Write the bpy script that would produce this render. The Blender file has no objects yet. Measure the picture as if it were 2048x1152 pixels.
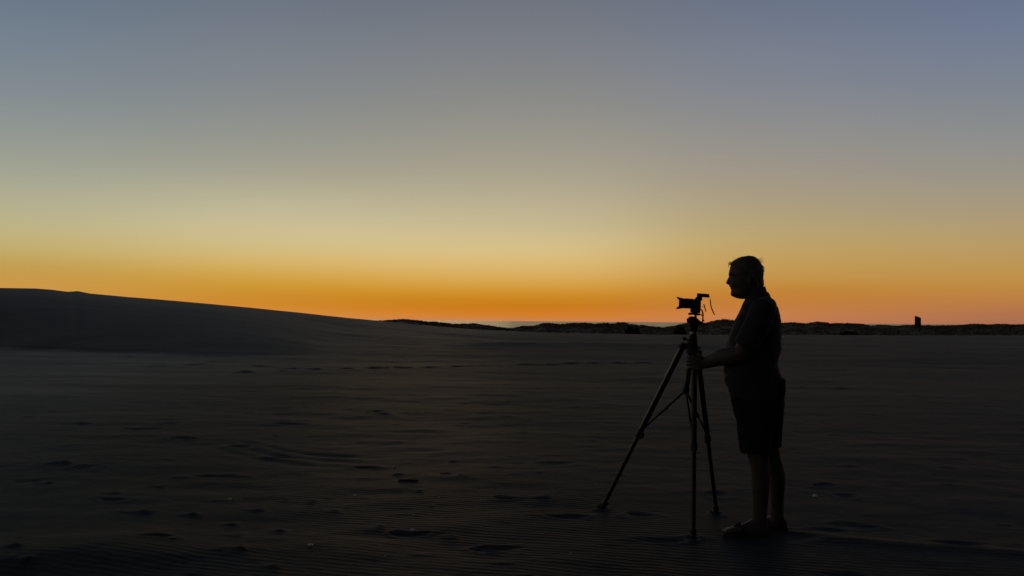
import bpy, bmesh, math, random
import numpy as np
from mathutils import Vector, Matrix

random.seed(7)
SC = bpy.context.scene
COL = SC.collection
R = math.radians

# ------------------------------------------------------------------ camera
FPX = 1650.0                      # focal length in photo pixels (2048 wide)
CAM_H = 1.35
cam_data = bpy.data.cameras.new('camera_view')
cam_data.sensor_width = 36.0
cam_data.lens = 36.0 * FPX / 2048.0
cam_data.clip_start = 0.05
cam_data.clip_end = 200000.0
cam = bpy.data.objects.new('camera_view', cam_data)
COL.objects.link(cam)
CAM_ROT = Matrix.Rotation(R(90.0 + 2.29), 4, 'X') @ Matrix.Rotation(R(0.445), 4, 'Z')
cam.matrix_world = Matrix.Translation((0, 0, CAM_H)) @ CAM_ROT
SC.camera = cam
CAM_POS = Vector((0, 0, CAM_H))
SC.view_settings.view_transform = 'Standard'
SC.view_settings.look = 'None'
SC.view_settings.exposure = 0.0
SC.view_settings.gamma = 1.0
SC.cycles.use_denoising = True

# ------------------------------------------------------------------ dusk sky
def lin(c):
    c = c / 255.0
    return c / 12.92 if c <= 0.04045 else ((c + 0.055) / 1.055) ** 2.4

# azimuth (deg, from straight ahead, right positive) -> [(elevation deg, sRGB)]
UPPER = [(30, (68, 77, 97)), (42, (42, 48, 64)), (60, (26, 30, 42)), (90, (19, 22, 32))]
SKY = [
 (-31.0, [(0.0, (212, 146, 72)), (1.1, (206, 150, 74)), (1.85, (204, 154, 76)), (2.59, (195, 153, 76)), (3.35, (190, 160, 88)), (4.14, (193, 172, 108)),
          (5.68, (187, 179, 138)), (7.98, (164, 166, 146)), (11.05, (142, 150, 147)), (14.03, (125, 136, 145)),
          (18.37, (106, 124, 143))] + UPPER),
 (-17.3, [(0.0, (210, 140, 80)), (0.6, (214, 136, 48)), (1.1, (206, 134, 38)), (1.82, (203, 141, 38)), (2.75, (211, 161, 58)), (4.01, (217, 185, 112)),
          (5.5, (210, 193, 145)), (6.78, (202, 191, 153)), (8.2, (186, 179, 149)), (9.7, (167, 163, 143)), (12.3, (147, 148, 141)),
          (15.37, (132, 136, 138)), (20.48, (111, 121, 136))] + UPPER),
 (-0.8, [(0.0, (205, 130, 88)), (0.22, (207, 127, 60)), (0.48, (214, 128, 32)), (1.21, (196, 116, 17)), (2.39, (216, 157, 46)),
         (4.12, (223, 191, 125)), (5.27, (214, 192, 138)), (6.55, (203, 188, 147)), (9.98, (170, 163, 142)),
         (15.02, (138, 138, 135)), (21.52, (112, 118, 131))] + UPPER),
 (19.9, [(0.0, (192, 120, 84)), (0.44, (204, 130, 76)), (1.16, (197, 126, 60)), (2.08, (193, 127, 46)), (2.99, (196, 146, 69)),
         (4.79, (195, 162, 96)), (6.6, (183, 163, 119)), (9.3, (164, 152, 132)), (12.0, (150, 146, 140)),
         (15.4, (132, 135, 142)), (20.48, (110, 121, 142))] + UPPER),
 (30.9, [(0.0, (150, 100, 82)), (0.64, (168, 110, 80)), (1.15, (180, 120, 74)), (1.81, (190, 132, 68)), (2.82, (192, 145, 74)),
         (4.46, (186, 155, 97)), (6.95, (165, 152, 126)), (9.4, (146, 145, 140)), (12.63, (128, 136, 143)),
         (15.79, (111, 124, 146)), (18.87, (104, 119, 147))] + UPPER),
 (150.0, [(0.0, (34, 34, 39)), (4, (38, 36, 40)), (9, (41, 38, 42)), (16, (37, 37, 43)), (30, (31, 33, 42)),
          (60, (23, 27, 38)), (90, (19, 22, 32))]),
]

world = bpy.data.worlds.new('World')
SC.world = world
world.use_nodes = True
wn, wl = world.node_tree.nodes, world.node_tree.links
wn.clear()

def wmath(op, a, b=None, c=None):
    n = wn.new('ShaderNodeMath'); n.operation = op
    for i, v in enumerate((a, b, c)):
        if v is None: continue
        if isinstance(v, (int, float)): n.inputs[i].default_value = v
        else: wl.new(v, n.inputs[i])
    return n.outputs[0]

tc = wn.new('ShaderNodeTexCoord')
sep = wn.new('ShaderNodeSeparateXYZ')
wl.new(tc.outputs['Generated'], sep.inputs[0])
el = wmath('ARCSINE', sep.outputs['Z'])
fac = wmath('SQRT', wmath('DIVIDE', wmath('MAXIMUM', el, 0.0), math.pi / 2))
az = wmath('ARCTAN2', sep.outputs['X'], sep.outputs['Y'])

def ramp(stops):
    n = wn.new('ShaderNodeValToRGB')
    cr = n.color_ramp
    cr.interpolation = 'B_SPLINE'
    cr.elements.remove(cr.elements[1])
    for i, (e, c) in enumerate(stops):
        p = math.sqrt(e / 90.0)
        elem = cr.elements[0] if i == 0 else cr.elements.new(p)
        elem.position = p
        elem.color = (lin(c[0]), lin(c[1]), lin(c[2]), 1)
    wl.new(fac, n.inputs[0])
    return n.outputs[0]

def mix(a, b, f):
    n = wn.new('ShaderNodeMix'); n.data_type = 'RGBA'
    wl.new(f, n.inputs[0]); wl.new(a, n.inputs[6]); wl.new(b, n.inputs[7])
    return n.outputs[2]

def smooth(v, lo, hi, kind='SMOOTHSTEP'):
    n = wn.new('ShaderNodeMapRange'); n.interpolation_type = kind
    wl.new(v, n.inputs[0])
    n.inputs[1].default_value = lo; n.inputs[2].default_value = hi
    return n.outputs[0]

# blend the five columns by bearing with soft overlapping weights
azc = wmath('MINIMUM', wmath('MAXIMUM', az, R(-42)), R(42))
acc = None; wsum = None
for a0, stops in SKY[:5]:
    q = wmath('DIVIDE', wmath('SUBTRACT', azc, R(a0)), R(10.5))
    w = wmath('EXPONENT', wmath('MULTIPLY', wmath('MULTIPLY', q, q), -1.0))
    sc_n = wn.new('ShaderNodeVectorMath'); sc_n.operation = 'SCALE'
    wl.new(ramp(stops), sc_n.inputs[0]); wl.new(w, sc_n.inputs['Scale'])
    if acc is None:
        acc, wsum = sc_n.outputs[0], w
    else:
        ad = wn.new('ShaderNodeVectorMath'); ad.operation = 'ADD'
        wl.new(acc, ad.inputs[0]); wl.new(sc_n.outputs[0], ad.inputs[1])
        acc, wsum = ad.outputs[0], wmath('ADD', wsum, w)
nrm = wn.new('ShaderNodeVectorMath'); nrm.operation = 'SCALE'
wl.new(acc, nrm.inputs[0]); wl.new(wmath('DIVIDE', 1.0, wsum), nrm.inputs['Scale'])
cur = nrm.outputs[0]
# away from the afterglow the dome falls off evenly to the dark eastern sky
cur = mix(cur, ramp(SKY[5][1]), smooth(wmath('ABSOLUTE', wmath('ADD', az, R(28))), R(60), R(150)))
bg = wn.new('ShaderNodeBackground')
wl.new(cur, bg.inputs[0])
bg.inputs[1].default_value = 1.0
wout = wn.new('ShaderNodeOutputWorld')
wl.new(bg.outputs[0], wout.inputs[0])

# last warm light of the sun that has just set (low, broad and very weak)
sun_d = bpy.data.lights.new('sun', 'SUN')
sun_d.energy = 0.045
sun_d.angle = R(14)
sun_d.color = (1.0, 0.62, 0.30)
sun = bpy.data.objects.new('sun', sun_d)
COL.objects.link(sun)
sun_dir = Vector((math.sin(R(-7)) * math.cos(R(1.5)), math.cos(R(-7)) * math.cos(R(1.5)), math.sin(R(1.5))))
sun.rotation_euler = sun_dir.to_track_quat('Z', 'Y').to_euler()
sun.location = (0, 0, 30)

# ------------------------------------------------------------------ helpers
def ray(px, py):
    d = CAM_ROT.to_3x3() @ Vector(((px - 1024) / FPX, -(py - 576) / FPX, -1))
    return d

def at(px, py, Y):
    """world point seen at photo pixel (px, py) at forward distance Y"""
    d = ray(px, py)
    return CAM_POS + d * (Y / d.y)

def on_ground(px, py, z=0.0):
    d = ray(px, py)
    return CAM_POS + d * ((z - CAM_H) / d.z)

def hor_y(px):
    return 642.2 + 0.0077 * (px - 1024)

def tag(o, label=None, cat=None, group=None, kind=None):
    if label: o['label'] = label
    if cat: o['category'] = cat
    if group: o['group'] = group
    if kind: o['kind'] = kind
    return o

def empty(name, loc):
    o = bpy.data.objects.new(name, None)
    o.location = loc
    o.empty_display_size = 0.1
    COL.objects.link(o)
    return o

def root_loc(p):
    v = Vector((0, 0, 0))
    while p is not None:
        v += Vector(p.location); p = p.parent
    return v

class MB:
    """collects shapes in world coordinates, links them as one mesh"""
    def __init__(s): s.v = []; s.f = []
    def add(s, vs, fs):
        o = len(s.v)
        s.v += [Vector(q) for q in vs]
        s.f += [tuple(i + o for i in q) for q in fs]
        return s
    def box(s, c, ax, ay, az_):
        """box by centre and three half-axis vectors"""
        c, ax, ay, az_ = map(Vector, (c, ax, ay, az_))
        vs = [c + i * ax + j * ay + k * az_ for i in (-1, 1) for j in (-1, 1) for k in (-1, 1)]
        return s.add(vs, [(0, 1, 3, 2), (4, 6, 7, 5), (0, 4, 5, 1), (2, 3, 7, 6), (0, 2, 6, 4), (1, 5, 7, 3)])
    def tube(s, pts, rad, n=12, flat=1.0, up=(0, 0, 1), cap=True):
        """tube along pts with radius per point; flat squashes the second axis"""
        pts = [Vector(p) for p in pts]
        if not hasattr(rad, '__len__'): rad = [rad] * len(pts)
        vs, fs = [], []
        prev = None
        for i, p in enumerate(pts):
            t = (pts[min(i + 1, len(pts) - 1)] - pts[max(i - 1, 0)])
            t = t.normalized() if t.length > 1e-9 else Vector((0, 0, 1))
            if prev is None:
                u = Vector(up)
                if abs(u.normalized().dot(t)) > 0.97: u = Vector((1, 0, 0))
                a = (u - t * u.dot(t)).normalized()
            else:
                a = (prev - t * prev.dot(t)).normalized()
            prev = a
            b = t.cross(a)
            for k in range(n):
                w = 2 * math.pi * k / n
                vs.append(p + a * (math.cos(w) * rad[i]) + b * (math.sin(w) * rad[i] * flat))
        for i in range(len(pts) - 1):
            for k in range(n):
                k2 = (k + 1) % n
                fs.append((i * n + k, i * n + k2, (i + 1) * n + k2, (i + 1) * n + k))
        if cap:
            fs.append(tuple(reversed(range(n))))
            fs.append(tuple(range((len(pts) - 1) * n, len(pts) * n)))
        return s.add(vs, fs)
    def rings(s, rs):
        """closed loft through rings of equal length"""
        n = len(rs[0]); vs = [q for r in rs for q in r]; fs = []
        for i in range(len(rs) - 1):
            for k in range(n):
                k2 = (k + 1) % n
                fs.append((i * n + k, i * n + k2, (i + 1) * n + k2, (i + 1) * n + k))
        fs.append(tuple(reversed(range(n)))); fs.append(tuple(range((len(rs) - 1) * n, len(rs) * n)))
        return s.add(vs, fs)
    def mesh(s, name, off=Vector((0, 0, 0)), smooth=False, fix=True):
        me = bpy.data.meshes.new(name)
        me.from_pydata([tuple(q - off) for q in s.v], [], s.f)
        if fix:
            bm = bmesh.new(); bm.from_mesh(me)
            bmesh.ops.recalc_face_normals(bm, faces=bm.faces)
            bm.to_mesh(me); bm.free()
        if smooth: me.polygons.foreach_set('use_smooth', [True] * len(me.polygons))
        return me
    def build(s, name, mat, parent=None, smooth='auto', bevel=0.0, fix=True):
        off = root_loc(parent) if parent else Vector((0, 0, 0))
        me = s.mesh(name, off, smooth is True, fix)
        if bevel:
            bm = bmesh.new(); bm.from_mesh(me)
            bmesh.ops.remove_doubles(bm, verts=bm.verts, dist=1e-5)
            es = [e for e in bm.edges if len(e.link_faces) == 2 and e.calc_face_angle(0) > 0.6]
            bmesh.ops.bevel(bm, geom=es, offset=bevel, segments=2, affect='EDGES', clamp_overlap=True)
            bm.to_mesh(me); bm.free()
        if smooth == 'auto':
            me.polygons.foreach_set('use_smooth', [True] * len(me.polygons)); me.set_sharp_from_angle(angle=0.7)
        me.materials.append(mat)
        o = bpy.data.objects.new(name, me)
        COL.objects.link(o)
        if parent: o.parent = parent
        return o

# ------------------------------------------------------------------ materials
def pmat(name, col, rough=0.7, spec=0.4, metal=0.0, noise=None, bump=None, sheen=0.0):
    """Principled with noise-varied colour and fine relief. noise=(scale, amount), bump=(scale, distance)"""
    m = bpy.data.materials.new(name); m.use_nodes = True
    nt = m.node_tree; n, l = nt.nodes, nt.links
    b = n['Principled BSDF']
    b.inputs['Roughness'].default_value = rough
    b.inputs['Specular IOR Level'].default_value = spec
    b.inputs['Metallic'].default_value = metal
    b.inputs['Base Color'].default_value = (*col, 1)
    if sheen:
        b.inputs['Sheen Weight'].default_value = sheen
        b.inputs['Sheen Roughness'].default_value = 0.4
    t = n.new('ShaderNodeTexCoord')
    if noise:
        x = n.new('ShaderNodeTexNoise'); x.inputs['Scale'].default_value = noise[0]; x.inputs['Detail'].default_value = 5
        l.new(t.outputs['Object'], x.inputs['Vector'])
        r = n.new('ShaderNodeMapRange')
        r.inputs[1].default_value = 0.25; r.inputs[2].default_value = 0.75
        r.inputs[3].default_value = 1 - noise[1]; r.inputs[4].default_value = 1 + noise[1]
        l.new(x.outputs['Fac'], r.inputs[0])
        v = n.new('ShaderNodeVectorMath'); v.operation = 'SCALE'
        v.inputs[0].default_value = col
        l.new(r.outputs[0], v.inputs['Scale'])
        l.new(v.outputs[0], b.inputs['Base Color'])
    if bump:
        x = n.new('ShaderNodeTexNoise'); x.inputs['Scale'].default_value = bump[0]; x.inputs['Detail'].default_value = 4
        l.new(t.outputs['Object'], x.inputs['Vector'])
        p = n.new('ShaderNodeBump'); p.inputs['Distance'].default_value = bump[1]; p.inputs['Strength'].default_value = 1
        l.new(x.outputs['Fac'], p.inputs['Height']); l.new(p.outputs[0], b.inputs['Normal'])
    return m

def sand_material():
    m = bpy.data.materials.new('sand'); m.use_nodes = True
    nt = m.node_tree; n, l = nt.nodes, nt.links
    b = n['Principled BSDF']
    b.inputs['Roughness'].default_value = 0.54
    b.inputs['Specular IOR Level'].default_value = 0.01
    t = n.new('ShaderNodeTexCoord')
    def noise(scale, detail=5, vec=None, rough=0.55):
        x = n.new('ShaderNodeTexNoise')
        x.inputs['Scale'].default_value = scale; x.inputs['Detail'].default_value = detail; x.inputs['Roughness'].default_value = rough
        l.new(vec or t.outputs['Object'], x.inputs['Vector']); return x.outputs['Fac']
    def mapping(sc, rot=0.0):
        x = n.new('ShaderNodeMapping'); x.inputs['Scale'].default_value = sc; x.inputs['Rotation'].default_value = (0, 0, rot)
        l.new(t.outputs['Object'], x.inputs['Vector']); return x.outputs[0]
    def math_(op, a, c):
        x = n.new('ShaderNodeMath'); x.operation = op
        for i, v in enumerate((a, c)):
            if isinstance(v, (int, float)): x.inputs[i].default_value = v
            else: l.new(v, x.inputs[i])
        return x.outputs[0]
    def rng(v, a, c, d, e, kind='LINEAR'):
        x = n.new('ShaderNodeMapRange'); x.interpolation_type = kind
        l.new(v, x.inputs[0])
        for i, q in enumerate((a, c, d, e)): x.inputs[i + 1].default_value = q
        return x.outputs[0]
    # colour: damp and dry patches drawn out across the wind, plus grain
    damp = noise(0.45, 6, mapping((0.35, 1.0, 1.0), 0.08))
    fine = noise(7.0, 6)
    grain = noise(160.0, 2)
    k = math_('MULTIPLY', rng(damp, 0.3, 0.7, 0.74, 1.22), math_('MULTIPLY', rng(fine, 0.25, 0.75, 0.86, 1.14), rng(grain, 0.2, 0.8, 0.8, 1.2)))
    # paler colour at left and on the dune, painting in the light there
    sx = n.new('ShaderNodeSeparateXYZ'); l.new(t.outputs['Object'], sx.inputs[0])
    dune_light = rng(sx.outputs['Z'], 0.0, 0.7, 0.0, 0.52, 'SMOOTHSTEP')
    left_light = math_('MULTIPLY', rng(sx.outputs['X'], -2.8, -11.0, 0.0, 0.85, 'SMOOTHSTEP'), rng(damp, 0.35, 0.6, 0.65, 1.0))
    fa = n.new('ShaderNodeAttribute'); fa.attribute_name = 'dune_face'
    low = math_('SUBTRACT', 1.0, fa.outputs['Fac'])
    painted_light = math_('MAXIMUM', math_('MAXIMUM', dune_light, math_('MULTIPLY', fa.outputs['Fac'], 0.5)), math_('MULTIPLY', left_light, low))  # dune face painted darker than the left flat, as its shade
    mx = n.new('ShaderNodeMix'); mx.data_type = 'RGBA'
    mx.inputs[6].default_value = (*SAND_COL, 1); mx.inputs[7].default_value = (*LIT_SAND_COL, 1); l.new(painted_light, mx.inputs[0])
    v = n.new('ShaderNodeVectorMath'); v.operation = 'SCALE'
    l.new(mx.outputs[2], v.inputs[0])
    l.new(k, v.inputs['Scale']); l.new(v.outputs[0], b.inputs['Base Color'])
    # relief: wind ripples in patches, soft unevenness and grains
    wv = n.new('ShaderNodeTexWave'); wv.wave_type = 'BANDS'; wv.bands_direction = 'Y'; wv.wave_profile = 'SIN'
    wv.inputs['Scale'].default_value = 2 * math.pi / 0.058 / 20.0
    wv.inputs['Distortion'].default_value = 5.0; wv.inputs['Detail'].default_value = 2.0
    wv.inputs['Detail Scale'].default_value = 0.42; wv.inputs['Detail Roughness'].default_value = 0.5
    l.new(mapping((1, 1, 1), R(13)), wv.inputs['Vector'])
    mask = rng(noise(0.30, 3, mapping((0.6, 1.0, 1.0))), 0.40, 0.58, 0.0, 1.0, 'SMOOTHSTEP')
    h = math_('MULTIPLY', math_('MULTIPLY', wv.outputs['Fac'], math_('MULTIPLY', mask, low)), 0.0026)
    h = math_('ADD', h, math_('MULTIPLY', noise(14.0, 5, mapping((0.6, 1, 1))), 0.004))
    h = math_('ADD', h, math_('MULTIPLY', noise(70.0, 3), 0.002))
    p = n.new('ShaderNodeBump'); p.inputs['Strength'].default_value = 1.0; p.inputs['Distance'].default_value = 1.0
    l.new(h, p.inputs['Height']); l.new(p.outputs[0], b.inputs['Normal'])
    return m

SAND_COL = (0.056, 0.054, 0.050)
LIT_SAND_COL = (0.330, 0.285, 0.225)  # paler sand tone that puts brighter light into the colour
M = {}
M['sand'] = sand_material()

# ------------------------------------------------------------------ terrain
_rs = np.random.RandomState(11)
_tab = _rs.rand(256, 256)
def vnoise(x, y):
    """smooth value noise in 0..1"""
    xi = np.floor(x).astype(int); yi = np.floor(y).astype(int)
    fx = x - xi; fy = y - yi
    fx = fx * fx * (3 - 2 * fx); fy = fy * fy * (3 - 2 * fy)
    g = lambda a, b: _tab[a & 255, b & 255]
    return (g(xi, yi) * (1 - fx) + g(xi + 1, yi) * fx) * (1 - fy) + (g(xi, yi + 1) * (1 - fx) + g(xi + 1, yi + 1) * fx) * fy
def fbm(x, y, o=4):
    s = 0; a = 1; t = 0
    for i in range(o):
        s = s + a * (vnoise(x * 2 ** i + 17.3 * i, y * 2 ** i + 5.1 * i) - 0.5); t += a; a *= 0.5
    return s / t
def sstep(t):
    t = np.clip(t, 0, 1); return t * t * (3 - 2 * t)

# skyline of the bare sand as (photo column, photo row): dune on the left, flat lip on the right
SAND_SKY = [(-1600, 556), (-600, 566), (-200, 575), (0, 577), (70, 578.2), (105, 581), (135, 585), (155, 583.6), (180, 588.5), (250, 595), (320, 600.3),
            (400, 607), (500, 616), (600, 626.3), (700, 637), (760, 642.5), (880, 654), (960, 659.5), (1100, 665.5), (1300, 669.5),
            (1600, 670.5), (2048, 671), (3600, 672)]
FACE = {}
def sand_height(X, Y):
    Ys = np.maximum(Y, 2.0)
    px = np.clip(1024 + FPX * X / Ys, -1600, 3600)
    Yc = np.interp(px, [-600, 0, 400, 740, 960, 3600], [52, 55, 60, 68, 74, 78])
    sky = np.interp(px, [q[0] for q in SAND_SKY], [q[1] for q in SAND_SKY])
    zc = CAM_H + (642.2 + 0.0077 * (px - 1024) - sky) / FPX * Yc
    Yb = np.interp(px, [-1600, -300, 0, 250, 450, 600, 740, 960, 1300, 3600], [38, 37, 35.3, 31.6, 29.8, 30.5, 30, 27, 26, 26])
    Yb = Yb + 0.6 * fbm(X * 0.09 + 4, Y * 0 + 2.2, 3)
    t = np.clip((Y - Yb) / (Yc - Yb), 0, 1)
    sharp = 1 - sstep((px - 480) / 260.0)
    S = sharp * (1 - (1 - t) ** 1.9) + (1 - sharp) * sstep(t)
    z = zc * S
    back = np.clip(Y - Yc, 0, None)
    z = z - (zc + 0.9) * sstep(back / 16.0) * (back > 0)
    z = z - 1.4 * sstep((Y - 110) / 60.0) - 9.0 * sstep((Y - 170) / 120.0)
    near = 1 - sstep((Y - Yc + 3) / 6.0)
    # long low swells lying across the view, stronger in the middle distance
    face = sharp * (t > 0)
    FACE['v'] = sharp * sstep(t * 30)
    mid = sstep((np.hypot(X, Y) - 9) / 18.0) * near * (1 - 0.75 * face)
    mid = mid * (1 - 0.8 * sharp * np.exp(-((Y - Yb) / 3.0) ** 2))
    z = z + mid * 0.27 * fbm(X * 0.045 + 3.1, Y * 0.16 + 8.7, 4)
    z = z + mid * 0.24 * np.exp(-((Y - 39.5 - 0.05 * X + 1.2 * fbm(X * .1, X * 0 + 1.7, 2)) / 2.1) ** 2) * sstep((px - 820) / 200) * (1 - sstep((px - 1360) / 220))
    z = z + mid * 0.05 * np.exp(-((Y - 31.5 + 0.10 * X) / 1.4) ** 2) * sstep((px - 1450) / 200)
    # soft unevenness near the camera, calm where the tripod and the man stand
    calm = 1 - 0.85 * np.exp(-(((X - 1.35) / 0.95) ** 2 + ((Y - 5.5) / 0.9) ** 2))
    z = z + near * calm * (1 - 0.85 * face) * (0.050 * fbm(X * 0.55 + 9, Y * 0.9 + 3, 4) + 0.016 * fbm(X * 2.2, Y * 4.2 + 40, 4) + 0.013 * fbm(X * 0.42 + 0.2 * Y, Y * 2.6 + 11, 4) * sstep((Y - 4) / 6))
    # low mound in the left foreground and a soft lip in the right one
    z = z + 0.07 * np.exp(-(((X + 2.55) / 0.75) ** 2 + ((Y - 4.75) / 0.42) ** 2))
    z = z + 0.018 * np.exp(-((Y - 5.25 + 0.32 * (X - 2.0)) / 0.10) ** 2) * sstep((X - 1.75) / 0.3)
    # shallow parallel ruts of an old track crossing the middle ground
    span = sstep((X + 3.3) / 0.7) * (1 - sstep((X + 1.7) / 0.9))
    for k_ in (0.0, 0.30, 0.58):
        dl = (Y - 8.2 - k_) + 0.62 * (X + 2.4) + 0.15 * np.sin(X * 2.1)
        z = z - span * (0.008 * np.exp(-(dl / 0.09) ** 2) - 0.004 * np.exp(-((dl - 0.17) / 0.09) ** 2)) * (0.4 + 1.2 * vnoise(X * 3, Y * 3))
    return z

LUMPS = [(133, 930, 75, 1.2), (99, 965, 50, 1), (143, 892, 50, .8), (297, 1026, 110, 1.1), (478, 1074, 60, 1), (482, 1108, 60, 1.1),
         (516, 1021, 40, .9), (625, 1004, 50, 1), (673, 1022, 45, 1), (468, 1050, 40, .8), (468, 1002, 60, 1.1), (321, 971, 45, .8),
         (34, 1113, 50, 1), (48, 1142, 60, 1), (547, 1140, 50, .8), (930, 807, 36, 1.3), (778, 829, 34, 1.1), (700, 819, 18, .8),
         (795, 849, 26, .8), (1046, 865, 26, 1), (1020, 834, 20, .8), (1159, 814, 36, 1), (757, 1055, 60, 1), (904, 1074, 40, .8),
         (1091, 997, 45, 1), (840, 984, 20, .8), (1676, 868, 36, 1.2), (1710, 933, 60, .9), (1903, 936, 30, .7), (1240, 950, 60, .7),
         (1185, 880, 18, .8), (560, 1062, 50, .8), (235, 985, 40, .6), (390, 1030, 60, .8), (1395, 905, 22, .8)]
DENTS = [(65, 833, 30), (160, 848, 60), (284, 858, 64), (359, 879, 60), (492, 893, 46), (581, 848, 60), (560, 911, 34), (164, 937, 40),
         (225, 999, 60), (727, 934, 46), (1012, 998, 36), (825, 1068, 60), (994, 1099, 74), (1125, 1035, 60), (1646, 972, 34),
         (1330, 1079, 84), (1275, 1030, 50), (1700, 1150, 60), (300, 1085, 60)]
FEET = [(256, 716), (314, 733), (386, 730), (424, 724), (492, 746), (520, 734), (577, 739), (630, 739), (699, 739), (752, 737), (806, 736),
        (859, 735), (915, 733), (962, 731), (1011, 729), (1052, 727.5), (1099, 726), (1142, 725), (1192, 725), (1240, 724), (1290, 723.5)]

def build_sand():
    ang = np.concatenate([np.linspace(-180, -40, 46)[:-1], np.linspace(-40, 40, 820), np.linspace(40, 180, 46)[1:-1]])
    rad = np.concatenate([np.geomspace(0.35, 3.7, 22)[:-1], np.geomspace(3.7, 118, 820), np.geomspace(118, 9000, 34)[1:]])
    A, Rr = np.meshgrid(np.radians(ang), rad)
    X = Rr * np.sin(A); Y = Rr * np.cos(A)
    Z = sand_height(X, Y); face_v = FACE['v']
    front = ((X / np.maximum(Rr, 1e-6)) ** 2 * 0 + (Y > 0))
    rs = np.random.RandomState(5)
    def patch(cx, cy, ex, ey):
        """index window of the polar grid around a point"""
        r0 = math.hypot(cx, cy); e = max(ex, ey)
        i0, i1 = np.searchsorted(rad, [r0 - e, r0 + e])
        a0 = math.degrees(math.atan2(cx, cy)); da = math.degrees(e / r0)
        j0, j1 = np.searchsorted(ang, [a0 - da, a0 + da])
        return slice(i0, i1), slice(j0, j1)
    def lump(cx, cy, L, h, s):
        w = patch(cx, cy, L * 1.15, s * 4)
        x = X[w] - cx; y = Y[w] - cy
        q = np.where(x < 0, np.clip(1 + x / L, 0, 1) ** 1.6, np.exp(-(x / (0.35 * s + 0.018)) ** 2))
        q = q * np.exp(-((y + 0.12 * x) / (s * (0.6 + 0.8 * np.clip(1 + x / L, 0, 1)))) ** 2)
        q = q * (0.35 + 1.1 * vnoise(X[w] * 11, Y[w] * 19)) * (0.7 + 0.6 * vnoise(X[w] * 31, Y[w] * 43))
        Z[w] += h * q
    def dent(cx, cy, ex, ey, d, rim=0.4):
        w = patch(cx, cy, ex * 2.6, ey * 2.6)
        x = (X[w] - cx) / ex; y = (Y[w] - cy) / ey
        x = x + 1.3 * (vnoise(X[w] * 7 + 2, Y[w] * 11) - .5); y = y + 1.1 * (vnoise(X[w] * 8, Y[w] * 9 + 7) - .5) + 0.25 * x * x * (1 if (cx * 100) % 2 > 1 else -1)
        rr = x * x + y * y
        Z[w] += -d * np.exp(-rr ** 1.5) + rim * d * np.exp(-(np.sqrt(rr) - 1.55) ** 2 * 5) * (0.4 + 1.2 * vnoise(X[w] * 9 + 3, Y[w] * 9))
    for px, py, w, k in LUMPS:
        p = on_ground(px, py); sc = FPX / p.y
        lump(p.x, p.y, 1.2 * w / sc, 0.015 * k, max(0.045, 0.0062 * p.y))
    for px, py, w in DENTS:
        p = on_ground(px, py); sc = FPX / p.y
        dent(p.x, p.y, 0.5 * w / sc, max(0.05, 0.008 * p.y), 0.012)
    for i, (px, py) in enumerate(FEET):
        p = on_ground(px, py + rs.uniform(-1, 1)); dent(p.x, p.y, 0.15 * rs.uniform(.8, 1.2), 0.15, 0.045, 0.5)
    for i in range(170):                                   # scattered small clods
        Yd = math.exp(rs.uniform(math.log(4.3), math.log(26))); Xd = rs.uniform(-0.75, 0.70) * Yd
        if Xd > 0.05 * Yd and rs.rand() < 0.55: continue
        if abs(Xd - 1.4) < 1.0 and abs(Yd - 5.5) < 0.9: continue
        lump(Xd, Yd, rs.uniform(0.04, 0.22), rs.uniform(0.003, 0.010), max(0.03, 0.005 * Yd) * rs.uniform(.8, 1.3))
    for i in range(30):
        Yd = math.exp(rs.uniform(math.log(5), math.log(30))); Xd = rs.uniform(-0.75, 0.70) * Yd
        if abs(Xd - 1.4) < 1.0 and abs(Yd - 5.5) < 0.9: continue
        dent(Xd, Yd, rs.uniform(.06, .2), max(0.06, 0.011 * Yd), rs.uniform(.006, .015))
    for px, py in ((1202, 1017), (1387, 1077), (1434, 1028)):   # sand pushed up round the tripod's feet
        p = on_ground(px, py); dent(p.x, p.y, 0.035, 0.045, 0.010, 0.8)
    for px, py, e in ((1490, 1066, .17), (1535, 1056, .15), (1590, 1075, .12), (1640, 1062, .12), (1700, 1050, .11)):   # his footprints
        p = on_ground(px, py); dent(p.x, p.y, e, 0.070, 0.007, 0.5)
    nr, nc = X.shape
    co = np.stack([X, Y, Z], -1).reshape(-1, 3)
    co = np.vstack([co, [[0, 0, Z[0].mean()]]])
    i = np.arange(nr - 1)[:, None]; j = np.arange(nc)[None, :]; j2 = (j + 1) % nc
    quads = np.stack([i * nc + j, i * nc + j2, (i + 1) * nc + j2, (i + 1) * nc + j], -1).reshape(-1, 4)[:, ::-1]
    jj = np.arange(nc)
    tris = np.stack([jj, (jj + 1) % nc, np.full(nc, nr * nc)], -1)
    me = bpy.data.meshes.new('sand')
    me.vertices.add(len(co)); me.vertices.foreach_set('co', co.astype(np.float32).ravel())
    nl = quads.size + tris.size
    me.loops.add(nl); me.loops.foreach_set('vertex_index', np.concatenate([quads.ravel(), tris.ravel()]).astype(np.int32))
    me.polygons.add(len(quads) + len(tris))
    st = np.concatenate([np.arange(len(quads)) * 4, quads.size + np.arange(len(tris)) * 3]).astype(np.int32)
    me.polygons.foreach_set('loop_start', st)
    me.update(calc_edges=True)
    me.polygons.foreach_set('use_smooth', np.ones(len(me.polygons), dtype=bool))
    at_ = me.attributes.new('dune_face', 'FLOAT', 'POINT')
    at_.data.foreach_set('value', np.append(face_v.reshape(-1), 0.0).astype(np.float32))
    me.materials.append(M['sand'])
    o = bpy.data.objects.new('sand', me); COL.objects.link(o)
    tag(o, 'bare wind-rippled sand with a long low dune rising at the left', 'sand', kind='structure')
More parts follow.
